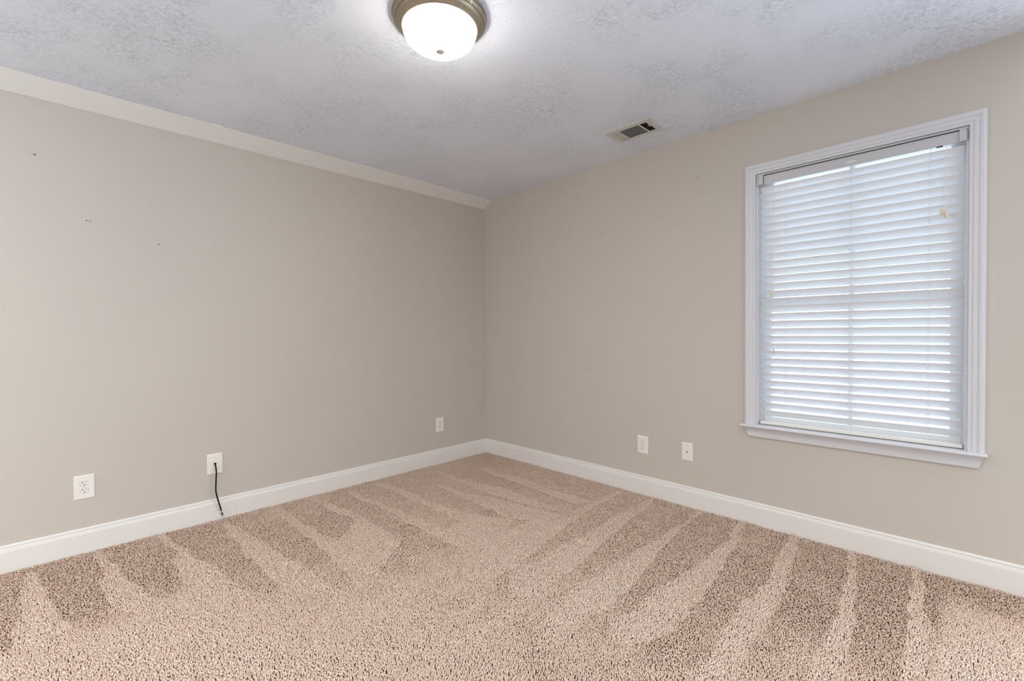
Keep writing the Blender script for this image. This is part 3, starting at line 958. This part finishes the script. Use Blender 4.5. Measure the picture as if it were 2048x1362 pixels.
def build_carpet():
    rng = np.random.default_rng(11)
    cell = 0.01
    nx, ny = int(RX / cell) + 1, int(RY / cell) + 1
    gx, gy = np.meshgrid((np.arange(nx) + 0.5) * cell, -(np.arange(ny) + 0.5) * cell, indexing='ij')

    def noise(n, seed):
        r = np.random.default_rng(seed).random((n + 2, n + 2))
        u, v = gx / RX * n, -gy / RY * n
        i, j = np.clip(u.astype(int), 0, n), np.clip(v.astype(int), 0, n)
        fu, fv = u - i, v - j
        fu, fv = fu * fu * (3 - 2 * fu), fv * fv * (3 - 2 * fv)
        return (r[i, j] * (1 - fu) + r[i + 1, j] * fu) * (1 - fv) + (r[i, j + 1] * (1 - fu) + r[i + 1, j + 1] * fu) * fv

    ss = lambda a, b, t: np.clip((t - a) / (b - a), 0, 1) ** 2 * (3 - 2 * np.clip((t - a) / (b - a), 0, 1))
    dl, dr = gx, -gy
    base = 0.06 + 0.80 * ss(0.65, 1.15, dl) * ss(2.2, 2.75, dr) + 0.30 * ss(0.85, 1.6, dl) * ss(1.6, 2.4, dr) + 0.42 * ss(0.7, 2.0, np.minimum(dl, dr))
    base += 0.22 * (noise(14, 1) - 0.5) + 0.20 * (noise(45, 2) - 0.5)
    base += 0.30 * ss(0.4, 1.3, dr) * ss(2.2, 3.1, dl) + 0.75 * ss(0.10, 0.5, dr) * ss(3.22, 3.32, dl)
    # wobble the outlines a little so that the passes have soft, uneven edges
    wx = gx + 0.022 * (noise(60, 3) - 0.5) + 0.018 * (noise(20, 5) - 0.5)
    wy = gy + 0.022 * (noise(60, 4) - 0.5) + 0.018 * (noise(20, 6) - 0.5)
    mask = np.zeros_like(gx)
    for poly in STROKES:
        P = np.array(poly)
        Q = np.roll(P, -1, axis=0)
        ins = np.zeros(gx.shape, bool)
        for (x1, y1), (x2, y2) in zip(P, Q):
            if y1 == y2:
                continue
            c = ((y1 > wy) != (y2 > wy)) & (wx < (x2 - x1) * (wy - y1) / (y2 - y1) + x1)
            ins ^= c
        mask = np.maximum(mask, ins.astype(float))
    for _ in range(1):
        p = np.pad(mask, 1, mode='edge')
        mask = (p[:-2, 1:-1] + p[2:, 1:-1] + p[1:-1, :-2] + p[1:-1, 2:] + 2 * p[1:-1, 1:-1]) / 6
    tone = np.clip(base + (0.95 - base) * mask + 0.10 * (noise(70, 7) - 0.5), 0, 1)

    sp = 0.0054
    ax = np.arange(0.0145, RX, sp)
    ay = np.arange(0.0145, RY, sp * 0.9)
    X, Y = np.meshgrid(ax, ay, indexing='ij')
    X = X + (np.arange(len(ay)) % 2)[None, :] * sp * 0.5
    X = (X + rng.uniform(-0.42, 0.42, X.shape) * sp).ravel()
    Y = (-(Y + rng.uniform(-0.42, 0.42, Y.shape) * sp)).ravel()
    # leave out what lies beyond the right frame edge and behind the camera
    keep = ((X - CAM.x) * fw.x + (Y - CAM.y) * fw.y) > 0.9
    keep &= (X > 0.0142) & (Y < -0.0142)
    X, Y = X[keep], Y[keep]
    n = len(X)
    t = tone[np.clip((X / cell).astype(int), 0, nx - 1), np.clip((-Y / cell).astype(int), 0, ny - 1)]
    lean = TONE_LIGHT_LEAN * t - TONE_DARK_LEAN * (1 - t)
    # strokes ran square to the nearer wall
    ang = R(135) + R(42) * np.clip((-Y - X + 0.15) / 0.5, -1, 1) + rng.normal(0, 0.45, n)
    jx, jy = rng.normal(0, 0.0030, n), rng.normal(0, 0.0030, n)
    lx, ly = lean * np.cos(ang) + jx, lean * np.sin(ang) + jy
    hz = np.sqrt(np.maximum(0.0185 ** 2 - lx ** 2 - ly ** 2, 0.0085 ** 2)) * rng.uniform(0.85, 1.08, n)
    z0 = FZ
    bx = np.stack([X, Y, np.full(n, z0 + 0.0005)], 1)
    md = bx + np.stack([lx * 0.45, ly * 0.45, hz * 0.72], 1)
    tp_ = bx + np.stack([lx, ly, hz], 1)
    # three-sided spindle: root, belly ring, tip
    rr = rng.uniform(0.0022, 0.0030, n)
    ph_ = rng.uniform(0, 2 * np.pi, n)
    V = np.empty((n, 5, 3), np.float32)
    V[:, 0] = bx
    V[:, 4] = tp_
    dv = np.stack([lx, ly, hz], 1)
    dv /= np.linalg.norm(dv, axis=1, keepdims=True)
    e1 = np.cross(dv, [1.0, 0.3, 0.1])
    e1 /= np.linalg.norm(e1, axis=1, keepdims=True)
    e2 = np.cross(dv, e1)
    for k in range(3):
        a_ = ph_ + k * 2 * np.pi / 3
        V[:, 1 + k] = md + (e1 * np.cos(a_)[:, None] + e2 * np.sin(a_)[:, None]) * rr[:, None]
    # keep the tufts off the baseboards
    V[:, :, 0] = np.maximum(V[:, :, 0], 0.0143)
    V[:, :, 1] = np.minimum(V[:, :, 1], -0.0143)
    T = np.array([(0, 2, 1), (0, 3, 2), (0, 1, 3), (1, 2, 4), (2, 3, 4), (3, 1, 4)], np.int32)
    F = (T[None] + (np.arange(n, dtype=np.int32) * 5)[:, None, None]).reshape(-1)
    me = bpy.data.meshes.new('carpet_pile')
    me.vertices.add(n * 5)
    me.vertices.foreach_set('co', V.reshape(-1))
    me.loops.add(len(F))
    me.loops.foreach_set('vertex_index', F)
    nf = len(F) // 3
    me.polygons.add(nf)
    me.polygons.foreach_set('loop_start', np.arange(0, nf * 3, 3, dtype=np.int32))
    me.update(calc_edges=True)
    me.polygons.foreach_set('use_smooth', np.ones(nf, bool))
    at_ = me.attributes.new('yarn', 'FLOAT', 'POINT')
    at_.data.foreach_set('value', np.repeat(rng.random(n).astype(np.float32), 5))
    tipv = np.tile(np.array([0.1, 0.0, 0.0, 0.0, 1.0], np.float32), n)
    at_ = me.attributes.new('cut_end', 'FLOAT', 'POINT')
    at_.data.foreach_set('value', tipv)
    me.materials.append(M_YARN)
    o = bpy.data.objects.new('carpet_pile', me)
    COL.objects.link(o)
    tag(o, 'tan cut-pile carpet with pale vacuum stripes covering the floor', 'carpet', kind='stuff')


build_carpet()
